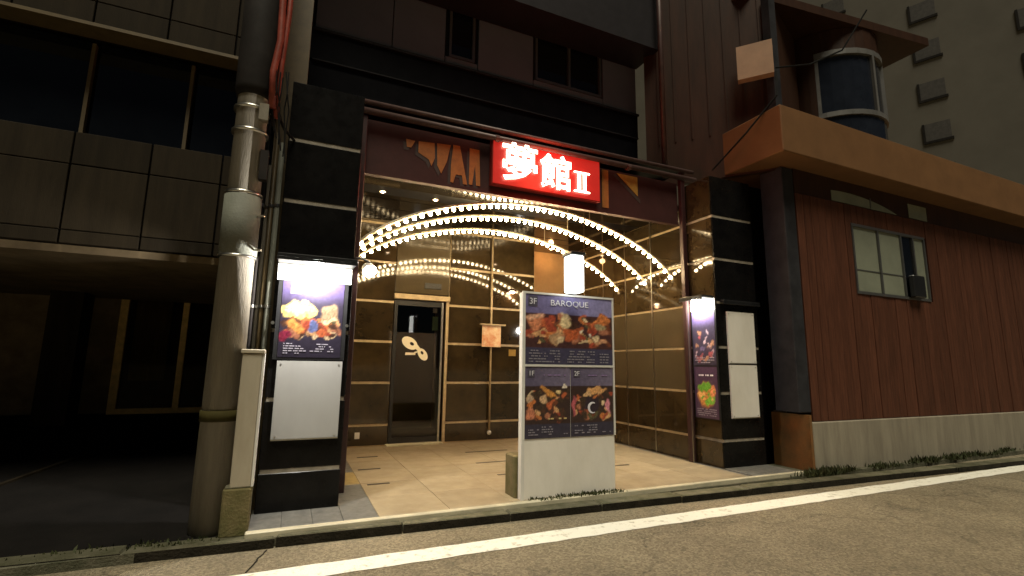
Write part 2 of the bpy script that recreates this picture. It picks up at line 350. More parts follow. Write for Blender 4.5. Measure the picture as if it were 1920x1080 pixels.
# entrance floor
fl = thing('entrance_floor', None, None); fl['kind'] = 'structure'; fl['label'] = 'beige stone tile floor of the entrance recess'
B('slab', 'floorgrey', -0.19, 4.93, 4.18, 8.3, -0.12, -0.012, fl)
B('nosing', 'nosing', -0.2, 4.0, 4.115, 4.178, -0.10, 0.002, fl, 0.006)
B('nosing', 'nosing', 4.004, 5.7, 4.13, 4.178, -0.10, 0.001, fl, 0.006)
cache = {}
def ftile(x0, x1, y0, y1, m, name='floor_tile'):
    k = (round(x1 - x0, 3), round(y1 - y0, 3), m)
    if k not in cache:
        bm = box(nb(), 0.0015, x1 - x0 - 0.0015, 0.0015, y1 - y0 - 0.0015, -0.02, 0, 0.002); mm = bpy.data.meshes.new(name); bm.normal_update(); bm.to_mesh(mm); bm.free(); mm.materials.append(M[m]); cache[k] = mm
    link(name, cache[k], None, fl, (x0, y0, random.uniform(-0.001, 0.001)))
ys = [4.18 + 0.585 * k for k in range(8)]
strip_rows = {2: 0, 3: 0, 4: 0}
for j in range(7):
    y0, y1 = ys[j], min(ys[j + 1], 8.28)
    if y1 - y0 < 0.05: continue
    for i in range(7):
        x0 = 0.74 + 0.585 * i; x1 = min(x0 + 0.585, 4.91)
        ftile(x0, x1, y0, y1, 'floor')
    ftile(0.47, 0.74, y0, y1, 'floorgold' if j == 2 else 'floorgrey', 'border_tile')
for i, x in enumerate((-0.19, 0.03, 0.25)): ftile(x, x + 0.22, 4.18, 4.62, 'floorgrey', 'border_tile')
for x in (4.92, 5.29): ftile(x, x + 0.37, 4.18, 4.6, 'floorgrey', 'border_tile')
for (xa, xb, y) in ((0.80, 1.02, 5.28), (0.80, 1.05, 6.03), (0.88, 1.14, 6.80), (2.32, 2.95, 6.70), (2.2, 2.62, 5.94), (2.2, 2.5, 5.24), (3.65, 3.95, 5.2), (3.9, 4.2, 5.94), (4.1, 4.4, 6.7)):
    B('dark_inlay', 'floordark', xa, xb, y - 0.018, y + 0.018, -0.01, 0.0035, fl)

# ================================================================== THE ENTRANCE BUILDING
PX0, PX1, RX0, RX1, FY, BY = -0.17, 0.465, 4.93, 5.66, 4.6, 7.6
bld = thing('bar_building', 'black tiled bar building with recessed entrance under grey upper wall', 'building')
COL = [(-0.02, 0.32)] + [(0.32 + 0.575 * k, 0.895 + 0.575 * k) for k in range(6)]
BACK = [(0.0, 0.306)] + [(0.306 + 0.615 * k, 0.921 + 0.615 * k) for k in range(6)]
def column(x0, x1, label):
    c = B('column', 'jointdim', x0 + 0.012, x1 - 0.012, FY + 0.005, 5.08, -0.05, 3.75, bld); c['label'] = label
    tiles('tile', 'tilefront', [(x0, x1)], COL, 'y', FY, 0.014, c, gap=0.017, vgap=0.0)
    return c
cl = column(PX0, PX1, 'left black tiled column carrying a poster and a white panel')
cr = column(RX0, RX1, 'right black tiled column carrying two pale panels')
tiles('tile', 'tilefront', [(FY + 0.014, 5.08)], COL, 'x', PX0, 0.014, cl, gap=0.017, vgap=0.0)
# side face of right column and right wall
rw = B('side_wall', 'joint', 4.945, 5.1, 5.085, 8.5, -0.05, 3.45, bld)
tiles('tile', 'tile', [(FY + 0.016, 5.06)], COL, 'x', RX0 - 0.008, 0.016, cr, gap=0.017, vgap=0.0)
RS = [(5.09, 5.83), (5.83, 6.47), (6.47, 7.1), (7.1, 7.7), (7.7, 8.29)]
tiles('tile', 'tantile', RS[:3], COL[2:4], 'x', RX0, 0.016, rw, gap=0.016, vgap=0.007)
tiles('tile', 'tile', RS[3:], COL[2:4], 'x', RX0, 0.016, rw, gap=0.016, vgap=0.007)
tiles('tile', 'tile', RS, COL[:2] + COL[4:-1] + [(3.195, 3.42)], 'x', RX0, 0.016, rw, gap=0.016, vgap=0.007)
for y in (5.83, 6.47, 7.1, 7.7):
    B('trim', 'steel', RX0 - 0.004, RX0 + 0.01, y - 0.007, y + 0.007, 0.0, 3.4, rw)
lw = B('side_wall', 'joint', 0.3, 0.452, 5.085, 7.75, -0.05, 3.45, bld)
tiles('tile', 'tile', [(5.09, 5.7), (5.7, 6.33), (6.33, 6.96), (6.96, 7.6)], COL[:-1] + [(3.195, 3.42)], 'x', 0.452, 0.014, lw, gap=0.016, vgap=0.007)
# back wall: left tiles, door bay, right tiles
bw = B('back_wall', 'joint', 0.465, 1.40, BY + 0.012, 7.75, -0.05, 3.45, bld)
tiles('tile', 'tile', [(0.47, 1.40)], BACK, 'y', BY, 0.016, bw, gap=0.019, vgap=0.0)
bw2 = B('back_wall', 'joint', 2.28, 3.83, BY + 0.012, 7.75, -0.05, 3.45, bld)
tiles('tile', 'tile', [(2.285, 3.0), (3.0, 3.825)], BACK, 'y', BY, 0.016, bw2, gap=0.019, vgap=0.003)
bw3 = B('door_header', 'tile', 1.402, 2.278, BY + 0.03, 7.75, 2.29, 3.45, bld)
B('header_panel', 'tantile', 1.41, 2.27, BY + 0.008, BY + 0.028, 2.31, 3.40, bw3, 0.004)
vent = B('vent_grille', 'blackmetal', 1.87, 2.14, BY - 0.012, BY + 0.006, 2.40, 2.49, bw3)
for k in range(4): B('slat', 'blackmetal', 1.88, 2.13, BY - 0.018, BY - 0.013, 2.41 + 0.02 * k, 2.42 + 0.02 * k, vent)
door = B('door', 'blackmetal', 1.41, 1.46, BY + 0.0, BY + 0.06, 0.03, 2.19, bld)
B('door_frame', 'blackmetal', 1.46, 2.16, BY + 0.002, BY + 0.058, 2.11, 2.19, door)
B('door_frame', 'blackmetal', 1.46, 2.16, BY + 0.002, BY + 0.058, 0.03, 0.11, door)
B('door_edge', 'steel', 2.16, 2.19, BY - 0.006, BY + 0.06, 0.03, 2.19, door)
B('door_jamb', 'joint', 2.235, 2.275, BY - 0.012, BY + 0.03, 0.0, 2.2, door)
B('glass_pane', 'doorglass', 1.462, 2.158, BY + 0.026, BY + 0.034, 0.112, 2.108, door)
B('lintel', 'joint', 1.395, 2.285, BY - 0.05, BY + 0.028, 2.205, 2.285, bld, 0.004)
B('threshold', 'nosing', 1.37, 2.22, BY - 0.12, BY + 0.03, 0.0, 0.028, bld, 0.005)
# dim lobby behind the glass
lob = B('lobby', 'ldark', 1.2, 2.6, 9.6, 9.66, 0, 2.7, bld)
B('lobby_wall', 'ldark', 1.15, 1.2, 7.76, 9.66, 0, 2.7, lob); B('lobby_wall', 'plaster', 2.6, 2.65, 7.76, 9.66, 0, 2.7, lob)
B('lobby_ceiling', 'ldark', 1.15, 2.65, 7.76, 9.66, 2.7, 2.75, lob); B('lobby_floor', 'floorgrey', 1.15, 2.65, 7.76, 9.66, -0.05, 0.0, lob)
# alcove to the right of the back wall
alc = B('alcove_wall', 'plaster', 3.75, 4.94, 8.3, 8.4, -0.05, 3.45, bld)
B('alcove_wall', 'plaster', 3.74, 3.83, 7.752, 8.299, -0.05, 3.45, bld)
# ceiling panels
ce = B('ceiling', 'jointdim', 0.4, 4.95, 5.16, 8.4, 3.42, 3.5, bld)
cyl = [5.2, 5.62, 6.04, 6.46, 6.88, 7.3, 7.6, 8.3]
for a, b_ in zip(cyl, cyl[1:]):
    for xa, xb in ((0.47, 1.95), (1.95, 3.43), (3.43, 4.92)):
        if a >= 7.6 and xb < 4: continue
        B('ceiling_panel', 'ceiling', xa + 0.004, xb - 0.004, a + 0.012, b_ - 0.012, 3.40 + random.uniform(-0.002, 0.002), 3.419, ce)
# fascia above the recess opening
fa = B('fascia', 'fascia', 0.55, 4.84, 5.12, 5.16, 3.22, 3.80, bld)
B('fascia_trim', 'fascia', 0.55, 4.84, 5.105, 5.18, 3.185, 3.218, fa)
def fx(px, py):   # painted letters are placed in a small local grid of the fascia (metres)
    return px, py
letters = [[(0.98, 3.66), (1.08, 3.655), (1.04, 3.57), (0.99, 3.57)],
           [(1.12, 3.66), (1.30, 3.675), (1.31, 3.50), (1.275, 3.40), (1.24, 3.47), (1.12, 3.53)],
           [(1.33, 3.68), (1.49, 3.69), (1.45, 3.48), (1.39, 3.33), (1.34, 3.42)],
           [(1.52, 3.70), (1.60, 3.70), (1.70, 3.25), (1.65, 3.25), (1.635, 3.35), (1.56, 3.35), (1.535, 3.25), (1.50, 3.25), (1.50, 3.45)],
           [(1.72, 3.70), (1.84, 3.70), (1.86, 3.26), (1.81, 3.26), (1.79, 3.5), (1.76, 3.26), (1.72, 3.26)]]
for p in letters:
    obj('painted_letter', poly(nb(), p, 5.112, 5.119), 'orange', fa)
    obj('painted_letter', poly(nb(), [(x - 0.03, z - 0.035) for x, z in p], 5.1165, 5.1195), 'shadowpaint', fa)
obj('painted_letter', poly(nb(), [(3.56, 3.78), (3.66, 3.78), (3.66, 3.26), (3.56, 3.26)], 5.112, 5.119), 'orange', fa)
obj('painted_letter', poly(nb(), [(3.80, 3.77), (4.14, 3.77), (4.14, 3.50)], 5.112, 5.119), 'yellow', fa)
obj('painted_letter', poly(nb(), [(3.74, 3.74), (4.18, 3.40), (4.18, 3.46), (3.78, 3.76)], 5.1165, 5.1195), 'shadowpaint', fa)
# steel frame: posts and two pipes
for x in (0.52, 4.87):
    B('frame_post', 'redsteel', x - 0.035, x + 0.035, 5.03, 5.10, 0, 3.80 if x < 1 else 3.95, bld, 0.006)
B('post_trim', 'steel', 4.845, 4.865, 5.018, 5.0285, 0, 2.1, bld)
obj('canopy_pipe', tube(nb(), [(0.44, 5.02, 3.94), (5.05, 5.02, 3.965)], 0.028, 10), 'pipe', bld, smooth=True)
obj('canopy_pipe', tube(nb(), [(0.49, 5.03, 3.845), (5.1, 5.03, 3.86)], 0.036, 10), 'pipe', bld, smooth=True)
for x in (2.0, 3.9): obj('pipe_clamp', tube(nb(), [(x, 5.03, 3.845), (x + 0.05, 5.03, 3.845)], 0.045, 10), 'pipe', bld)
B('canopy_roof', 'band', 0.42, 4.92, 5.10, 6.02, 3.98, 4.04, bld)
# upper wall
UY = 6.0
B('shade_overhang', 'udark', -0.34, 4.88, 5.42, 5.98, 6.10, 9.5, bld)  # projection added to shade the wall panels below
B('band_wall', 'band', -0.34, 4.88, UY, 6.3, 3.4, 4.86, bld); B('band_wall', 'band', -0.34, 4.88, UY - 0.02, 6.3, 4.875, 5.25, bld)
B('band_trim', 'udark', -0.04, 4.88, UY - 0.035, UY + 0.1, 4.858, 4.873, bld)
B('sill_trim', 'udark', -0.05, 4.89, UY - 0.05, 6.3, 5.252, 5.285, bld)
uw = B('upper_wall', 'udark', -0.34, 4.88, UY + 0.05, 6.3, 5.287, 8.5, bld)
ux = [-0.04, 0.9, 1.62, 2.10, 2.98, 4.22, 4.88]
for k, (a, b_) in enumerate(zip(ux, ux[1:])):
    for z0, z1 in ((5.30, 6.55),):
        if k in (2, 4): continue
        B('wall_panel', 'upanel', a + 0.006, b_ - 0.006, UY, UY + 0.045, z0, z1, uw, 0.003)
    B('wall_panel', 'udark', a + 0.006, b_ - 0.006, UY - 0.01, UY + 0.045, 6.56, 8.4, uw, 0.003)
def window(x0, x1, z0, z1, yy, parent, mull=1):
    wn = B('window', 'glassdark', x0, x1, yy + 0.04, yy + 0.05, z0, z1, parent)
    for a in ((x0, x1, z1, z1 + 0.04), (x0, x1, z0 - 0.04, z0)): B('window_frame', 'alu', a[0], a[1], yy - 0.012, yy + 0.048, a[2], a[3], wn)
    xs_ = [x0, x1] + [x0 + (x1 - x0) * k / mull for k in range(1, mull)]
    for x in xs_: B('window_frame', 'alu', x - 0.018, x + 0.018, yy - 0.01, yy + 0.046, z0 - 0.038, z1 + 0.038, wn)
    return wn
window(1.69, 2.03, 5.45, 6.40, UY, uw); B('wall_panel', 'upanel', 1.626, 2.094, UY, UY + 0.045, 5.30, 5.405, uw)
window(3.03, 4.17, 5.46, 6.40, UY, uw, 2); B('wall_panel', 'upanel', 2.986, 4.214, UY, UY + 0.045, 5.30, 5.415, uw)
B('corner_strip', 'lframe', -0.28, -0.06, 4.78, 5.0, -0.05, 9, bld)
obj('downpipe', tube(nb(), [(4.80, 5.3, 3.95), (4.80, 5.3, 9)], 0.04, 10), 'pipe', bld, smooth=True)

# ------------------------------------------------------------------ red neon sign 夢館Ⅱ
sg = thing('neon_sign', 'glowing red sign with white outlined characters above the arches', 'sign', (1.97, 5.05, 3.285))
B('cabinet', 'redcase', 0, 1.5, -0.02, 0.06, 0, 0.585, sg)
B('sign_face', 'redface', 0.012, 1.488, -0.028, -0.021, 0.012, 0.573, sg)
text('neon_character', '夢', 0.50, 'neon', sg, 0.10, 0.115, -0.05, neon=0.009, sx=1.0)
text('neon_character', '館', 0.46, 'neon', sg, 0.615, 0.10, -0.05, neon=0.009)
num = text('neon_character', 'Ⅱ', 0.30, 'neon', sg, 1.13, 0.10, -0.05, neon=0.009)
xs_ = [v.co.x for v in num.data.vertices]; zs_ = [v.co.z for v in num.data.vertices]
for zz in (min(zs_) - 0.006, max(zs_) + 0.006): obj('neon_bar', tube(nb(), [(min(xs_) - 0.05, -0.05, zz), (max(xs_) + 0.05, -0.05, zz)], 0.0105, 6), 'neon', sg)
point('sign_light', (0.75, -0.34, 0.3), 38, (1.0, 0.08, 0.035), 0.28, sg)

# ------------------------------------------------------------------ three arches of bulbs
def arch(y, label):
    t = thing('bulb_arch', label, 'light arch', (2.68, y, 0), group='arches of bulbs over the entrance')
    def P(u): return (2.12 * u, 0, 3.175 - 0.60 * u * u - 0.11 * abs(u) ** 8)
    us = [-1 + k / 24 for k in range(49)]
    obj('rail', tube(nb(), [(-2.14, 0, 2.15), (-2.14, 0, 2.38)] + [P(u) for u in us] + [(2.14, 0, 2.38)], 0.018, 8), 'arch', t, smooth=True)
    N = 47
    for k in range(N):
        u = -0.985 + 1.97 * k / (N - 1); p = P(u)
        link('bulb', bulb_mesh(), None, t, (p[0], 0, p[2] - 0.01), (0, random.uniform(-0.12, 0.12), 0))
    for z in (2.40, 2.31, 2.22):
        link('bulb', bulb_mesh(), None, t, (-2.125, 0.0, z), (0, 0.9, 0))
    for u in (0.36,):
        p = P(u); obj('hanger', tube(nb(), [(p[0], 0, p[2]), (p[0], 0, 3.40)], 0.005, 6), 'arch', t)
arch(5.24, 'frontmost and largest looking arch of white bulbs'); arch(5.8, 'middle arch of white bulbs'); arch(6.5, 'rearmost and lowest looking arch of white bulbs')

# ------------------------------------------------------------------ poster lamps
def hood(name, label, loc, rot, e, lit=True, wd=0.62, dp=0.21, out=0.12):
    t = thing(name, label, 'lamp', loc, rot, group='lamps above the posters')
    bm = nb(); box(bm, -wd / 2, wd / 2, -dp, 0, 0.0, 0.03, 0.004); obj('hood', bm, 'blackmetal', t)
    B('front_lip', 'blackmetal', -wd / 2, wd / 2, -dp - 0.002, -dp + 0.01, -0.025, -0.0015, t)
    if lit:
        obj('lamp_bulb', lathe(nb(), [(0.02, -0.002), (0.045, -0.02), (0.05, -0.045), (0.02, -0.06)], (0, -out, 0), 12), 'lampwhite', t, smooth=True)
        point('lamp_light', (0, -out, -0.085), e, (1.0, 0.96, 0.88), 0.03, t)
    return t
hood('poster_lamp', 'black hooded lamp glowing over the poster on left column', (0.15, FY - 0.002, 2.045), (0, 0, 0), 112, dp=0.34, out=0.26)
hood('poster_lamp', 'black hooded lamp glowing over the tall poster on right side face', (RX0 - 0.01, 4.83, 2.10), (0, 0, math.radians(-90)), 45, wd=0.4)
hood('poster_lamp', 'unlit black ledge above the two pale panels on right column', (5.32, FY - 0.002, 2.045), (0, 0, 0), 0, lit=False, wd=0.66, dp=0.06)
t = thing('spotlight', 'white glowing spotlight beside the left column below the arch ends', 'lamp', (0.66, 5.0, 2.12))
obj('spotlight_head', lathe(nb(), [(0.03, 0.10), (0.06, 0.07), (0.075, 0.0), (0.07, 0.0)], seg=14), 'white', t, rot=(-0.85, 0, 0.25), smooth=True)
obj('spotlight_lens', lathe(nb(), [(0.068, -0.004), (0.05, -0.03), (0.01, -0.045)], seg=14), 'lampwhite', t, rot=(-0.85, 0, 0.25), smooth=True)
obj('bracket', tube(nb(), [(0, 0, 0.09), (-0.08, 0.03, 0.13), (-0.19, 0.05, 0.13)], 0.012, 8), 'blackmetal', t)

# ------------------------------------------------------------------ posters
PUR = lambda u, v: (0.035 + 0.10 * max(0, v - 0.7) * 3, 0.028 + 0.07 * max(0, v - 0.7) * 3, 0.05 + 0.21 * max(0, v - 0.7) * 3)
def badge(parent, x, z, s, txt):
    B('floor_badge', 'badge', x, x + s, -0.003, -0.0015, z, z + s, parent)
    text('floor_number', txt, s * 0.85, 'ink', parent, x + s * 0.5, z + s * 0.2, -0.005, 'CENTER')
# left column poster
p = thing('poster', 'purple and orange dish poster in black frame on left column', 'poster', (-0.105, FY - 0.03, 1.245))
B('poster_frame', 'blackmetal', -0.035, 0.535, 0.004, 0.028, -0.02, 0.655, p); B('backing_board', 'white', -0.05, 0.555, 0.006, 0.027, 0.657, 0.795, p)
it = [(0.28, 0.62, 0.30, 0.13, 0, (0.62, 0.45, 0.16), 0.1), (0.24, 0.63, 0.2, 0.08, 0, (0.72, 0.60, 0.28), 0.3), (0.78, 0.55, 0.16, 0.18, 0, (0.30, 0.20, 0.12), 0.3), (0.80, 0.47, 0.11, 0.07, 0, (0.66, 0.48, 0.28), 0.2)] + dish_items(3, 50, 0.08, 0.92, 0.28, 0.5, FOOD, 0.05, 0.11, 0.8) + [(0.25, 0.40, 0.17, 0.07, -0.5, (0.60, 0.26, 0.07), 0.4), (0.52, 0.42, 0.08, 0.10, 0, (0.10, 0.12, 0.26), 0.4), (0.08, 0.28, 0.1, 0.08, 0, (0.22, 0.02, 0.05), 0.4)]
print_sheet('printed_sheet', 0.5, 0.65, p, blobs(PUR, it, 1, 0.42))
badge(p, 0.06, 0.54, 0.09, '1F'); lines(p, 0.04, 0.22, 0.03, 0.13, 5, 4); lines(p, 0.25, 0.44, 0.05, 0.13, 4, 5)
tag(B('pale_board', 'greypanel', -0.10, 0.42, FY - 0.03, FY - 0.004, 0.565, 1.215), 'blank white panel below the poster on left column', 'panel')
for k, (x, z) in enumerate(((-0.16, 1.53), (0.435, 1.53))):
    obj('frame_stud', tube(nb(), [(x + 0.105, 0.02, z - 1.245), (x + 0.105, -0.01, z - 1.245)], 0.014, 10), 'steel', p)
# right column panels
tag(B('pale_board', 'whitepaint', 5.08, 5.56, FY - 0.025, FY - 0.004, 1.262, 1.93), 'upper of two blank pale panels on right column', 'panel', None)
tag(B('pale_board', 'whitepaint', 5.08, 5.56, FY - 0.025, FY - 0.004, 0.585, 1.250), 'lower of two blank pale panels on right column', 'panel', None)
for pb in [o for o in C.objects if o.name.startswith('pale_board')]:
    xs_ = [v.co.x for v in pb.data.vertices]; zs_ = [v.co.z for v in pb.data.vertices]; y_ = min(v.co.y for v in pb.data.vertices)
    for x in (min(xs_) + 0.03, max(xs_) - 0.03):
        for z in (min(zs_) + 0.03, max(zs_) - 0.03): obj('screw', tube(nb(), [(x, y_ + 0.002, z), (x, y_ - 0.004, z)], 0.006, 8), 'steel', pb)
    B('bottom_rail', 'steel', min(xs_), max(xs_), y_ - 0.006, y_ - 0.0005, min(zs_), min(zs_) + 0.012, pb)
# right side posters, facing -x
p = thing('poster', 'purple menu poster with small dishes under the lamp on right side face', 'poster', (RX0 - 0.03, 5.0, 1.24), (0, 0, math.radians(-90)))
B('poster_frame', 'blackmetal', -0.02, 0.40, 0.004, 0.02, -0.01, 0.71, p); B('backing_board', 'white', -0.02, 0.39, 0.004, 0.019, 0.712, 0.855, p)
it = dish_items(9, 22, 0.1, 0.9, 0.1, 0.62, [(0.25, 0.06, 0.07), (0.10, 0.08, 0.16), (0.40, 0.30, 0.34), (0.30, 0.16, 0.10), (0.05, 0.03, 0.05)], 0.07, 0.14, 0.6)
print_sheet('printed_sheet', 0.38, 0.70, p, blobs(PUR, it, 2), 30)
lines(p, 0.03, 0.35, 0.03, 0.12, 3, 6)
p = thing('poster', 'purple poster with green salad and orange dish on right side face', 'poster', (RX0 - 0.03, 5.0, 0.575), (0, 0, math.radians(-90)))
B('poster_frame', 'blackmetal', -0.02, 0.40, 0.004, 0.02, -0.01, 0.655, p)
it = [(0.5, 0.45, 0.42, 0.28, 0, (0.42, 0.17, 0.05), 0.5), (0.45, 0.60, 0.34, 0.10, 0.1, (0.10, 0.26, 0.03), 0.4), (0.66, 0.34, 0.26, 0.09, 0.2, (0.14, 0.34, 0.04), 0.4), (0.30, 0.42, 0.2, 0.07, -0.3, (0.62, 0.34, 0.12), 0.4), (0.80, 0.53, 0.12, 0.13, 0, (0.60, 0.22, 0.10), 0.4)] + dish_items(10, 9, 0.15, 0.85, 0.32, 0.58, [(0.6, 0.36, 0.14), (0.12, 0.3, 0.04), (0.5, 0.16, 0.06)], 0.04, 0.08, 0.7)
print_sheet('printed_sheet', 0.38, 0.645, p, blobs(lambda u, v: (0.055, 0.03, 0.06), it, 3), 30)
lines(p, 0.08, 0.32, 0.53, 0.57, 1, 7, 'ink'); lines(p, 0.03, 0.35, 0.03, 0.13, 4, 8)

# ------------------------------------------------------------------ free-standing sign board
sb = thing('sign_board', 'white free standing sign board with three purple food posters by the kerb', 'sign', (1.995, 4.2, 0))
B('body', 'whitepaint', 0, 1.035, 0.003, 0.075, -0.01, 1.905, sb, 0.004)
B('white_edge', 'white', -0.008, 0.022, -0.014, 0.0015, 0.0, 1.912, sb)
B('white_edge', 'white', 0.023, 1.04, -0.012, 0.0015, 1.893, 1.912, sb); B('white_edge', 'white', 0.023, 1.04, -0.012, 0.0015, 1.196, 1.216, sb); B('white_edge', 'white', 1.022, 1.04, -0.011, 0.0015, 0.53, 1.195, sb); B('white_edge', 'white', 1.022, 1.04, -0.011, 0.0015, 1.217, 1.892, sb)
tag(B('foot_block', 'mossconc', -0.03, 1.0, 0.08, 0.30, -0.01, 0.37, sb, 0.01), 'mossy concrete foot behind the board')
top = bpy.data.objects.new('upper_poster', None); C.objects.link(top); top.parent = sb; top.location = (0.024, -0.004, 1.218); top['label'] = 'wide poster headed 3F BAROQUE'
HEAD = lambda u, v: ((0.05, 0.045, 0.085) if v < 0.24 else (0.06, 0.025, 0.025) if v < 0.72 else (0.13 + 0.10 * u, 0.11 + 0.10 * u, 0.24 + 0.14 * u))
it = dish_items(21, 90, 0.05, 0.97, 0.30, 0.70, FOOD, 0.03, 0.075, 1.4) + [(0.11, 0.60, 0.09, 0.14, 0, (0.55, 0.20, 0.10), 0.5), (0.10, 0.68, 0.10, 0.05, 0, (0.62, 0.34, 0.22), 0.4), (0.44, 0.60, 0.07, 0.10, 0, (0.72, 0.55, 0.30), 0.5), (0.50, 0.45, 0.11, 0.09, 0, (0.48, 0.11, 0.04), 0.5), (0.32, 0.38, 0.06, 0.10, 0, (0.40, 0.24, 0.13), 0.3), (0.86, 0.34, 0.10, 0.03, 0.25, (0.50, 0.25, 0.14), 0.4), (0.86, 0.56, 0.09, 0.06, 0, (0.28, 0.22, 0.12), 0.4), (0.64, 0.47, 0.025, 0.035, 0, (0.7, 0.58, 0.45), 0.5), (0.75, 0.45, 0.025, 0.035, 0, (0.7, 0.6, 0.5), 0.5)]
print_sheet('printed_sheet', 0.996, 0.672, top, blobs(HEAD, it, 5), 80)
badge(top, 0.03, 0.555, 0.10, '3F')
text('heading', 'BAROQUE', 0.082, 'ink', top, 0.49, 0.573, -0.005, 'CENTER', sx=1.15)
lines(top, 0.04, 0.38, 0.02, 0.15, 5, 31); lines(top, 0.46, 0.78, 0.02, 0.15, 5, 32); lines(top, 0.84, 0.96, 0.02, 0.13, 4, 33)
LOW = lambda u, v: ((0.035, 0.03, 0.05) if v < 0.2 else (0.04, 0.022, 0.02) if v < 0.72 else (0.09 + 0.07 * u, 0.075 + 0.06 * u, 0.13 + 0.08 * u))
for k, (x, txt) in enumerate(((0.024, '1F'), (0.524, '2F'))):
    q = bpy.data.objects.new('lower_poster', None); C.objects.link(q); q.parent = sb; q.location = (x, -0.004, 0.532); q['label'] = 'smaller poster marked ' + txt
    it = dish_items(41 + k, 48, 0.08, 0.95, 0.27, 0.68, FOOD + [(0.05, 0.03, 0.02)] * 5, 0.05, 0.11, 0.7)
    if k == 0: it += [(0.5, 0.64, 0.2, 0.05, -0.4, (0.55, 0.24, 0.06), 0.4), (0.42, 0.53, 0.10, 0.07, 0, (0.55, 0.35, 0.2), 0.4), (0.12, 0.34, 0.11, 0.09, 0, (0.50, 0.18, 0.10), 0.4), (0.75, 0.65, 0.06, 0.03, 0, (0.7, 0.5, 0.25), 0.3), (0.86, 0.71, 0.06, 0.025, 0, (0.7, 0.6, 0.5), 0.3), (0.1, 0.55, 0.1, 0.05, 0, (0.45, 0.30, 0.2), 0.3)]
    else: it += [(0.6, 0.66, 0.26, 0.05, 0.05, (0.58, 0.30, 0.12), 0.3), (0.38, 0.60, 0.1, 0.04, 0, (0.6, 0.36, 0.18), 0.3), (0.07, 0.45, 0.05, 0.16, 0, (0.40, 0.09, 0.11), 0.4), (0.87, 0.42, 0.05, 0.13, 0.35, (0.60, 0.22, 0.28), 0.4), (0.5, 0.45, 0.2, 0.12, 0, (0.03, 0.02, 0.03), 0.3)]
    print_sheet('printed_sheet', 0.494 if k == 0 else 0.494, 0.662, q, blobs(LOW, it, 7 + k), 48)
    badge(q, 0.03, 0.565, 0.075, txt)
    lines(q, 0.04, 0.15, 0.03, 0.12, 4, 51 + k); lines(q, 0.18, 0.30, 0.03, 0.12, 4, 53 + k); lines(q, 0.36, 0.46, 0.03, 0.05, 1, 55 + k)
    lines(q, 0.2, 0.44, 0.58, 0.6, 1, 57 + k, 'inkpurple')
    if k == 0: lines(q, 0.25, 0.45, 0.17, 0.20, 1, 60, 'inkgold')
    if k == 1:
        bm = nb(); N = 20
        pts = [(0.245 + 0.055 * math.cos(a), 0.27 + 0.055 * math.sin(a)) for a in [math.radians(60 + 240 * i / N) for i in range(N + 1)]] + [(0.258 + 0.043 * math.cos(a), 0.268 + 0.043 * math.sin(a)) for a in [math.radians(290 - 220 * i / N) for i in range(N + 1)]]
        obj('crescent', poly(bm, pts, -0.005, -0.002), 'ink', q)
# lantern on top of the board
t = thing('lantern', 'white glowing box lantern with dark cap standing on the sign board', 'lantern', (2.52, 4.2, 1.912))
B('diffuser', 'lantern', -0.085, 0.06, -0.17, -0.02, 0.01, 0.375, t, 0.01)
B('cap', 'blackmetal', -0.095, 0.07, -0.185, 0.0, 0.376, 0.41, t, 0.008); B('bracket', 'blackmetal', -0.03, 0.045, -0.019, 0.06, 0.0, 0.36, t)

# ------------------------------------------------------------------ wall details in the recess
t = thing('wall_pole', 'thin pale vertical pole ending in a knob before the back wall', 'pole', (3.005, 7.55, 0))
obj('shaft', tube(nb(), [(0, 0, 0.16), (0, 0, 3.40)], 0.017, 8), 'joint', t, smooth=True)
obj('knob', lathe(nb(), [(0.015, 0.0), (0.035, 0.02), (0.035, 0.05), (0.015, 0.07)], (0, 0, 0.10), 10), 'white', t, smooth=True)
t = thing('notice_picture', 'small orange picture under a little ledge on the thin pole', 'picture', (2.83, 7.50, 1.5))
B('sheet', 'artpaper', 0, 0.33, 0, 0.015, 0, 0.35, t); B('ledge', 'joint', -0.04, 0.40, -0.04, 0.02, 0.352, 0.375, t)
tag(B('yellow_sticker', 'yellow', 3.35, 3.48, BY - 0.006, BY - 0.002, 1.36, 1.47), 'small yellow square sticker on the back wall beside the picture', 'sticker')
tag(B('outlet_cover', 'white', 0.93, 1.0, BY - 0.014, BY - 0.001, 0.12, 0.21, None, 0.003), 'small white outlet cover low on the back wall left of the door', 'outlet')
t = thing('wall_sconce', 'small warm wall lamp on the back wall right of the pole', 'lamp', (3.37, BY - 0.002, 2.45))
obj('shade', lathe(nb(), [(0.02, 0.05), (0.07, 0.03), (0.08, 0.0), (0.07, 0.0)], (0, -0.07, 0), 12), 'redsteel', t, smooth=True)
obj('sconce_bulb', lathe(nb(), [(0.04, -0.002), (0.045, -0.015), (0.02, -0.03)], (0, -0.07, 0), 10), 'spotglow', t)
point('sconce_light', (0, -0.07, -0.06), 1.6, (1.0, 0.5, 0.25), 0.03, t)
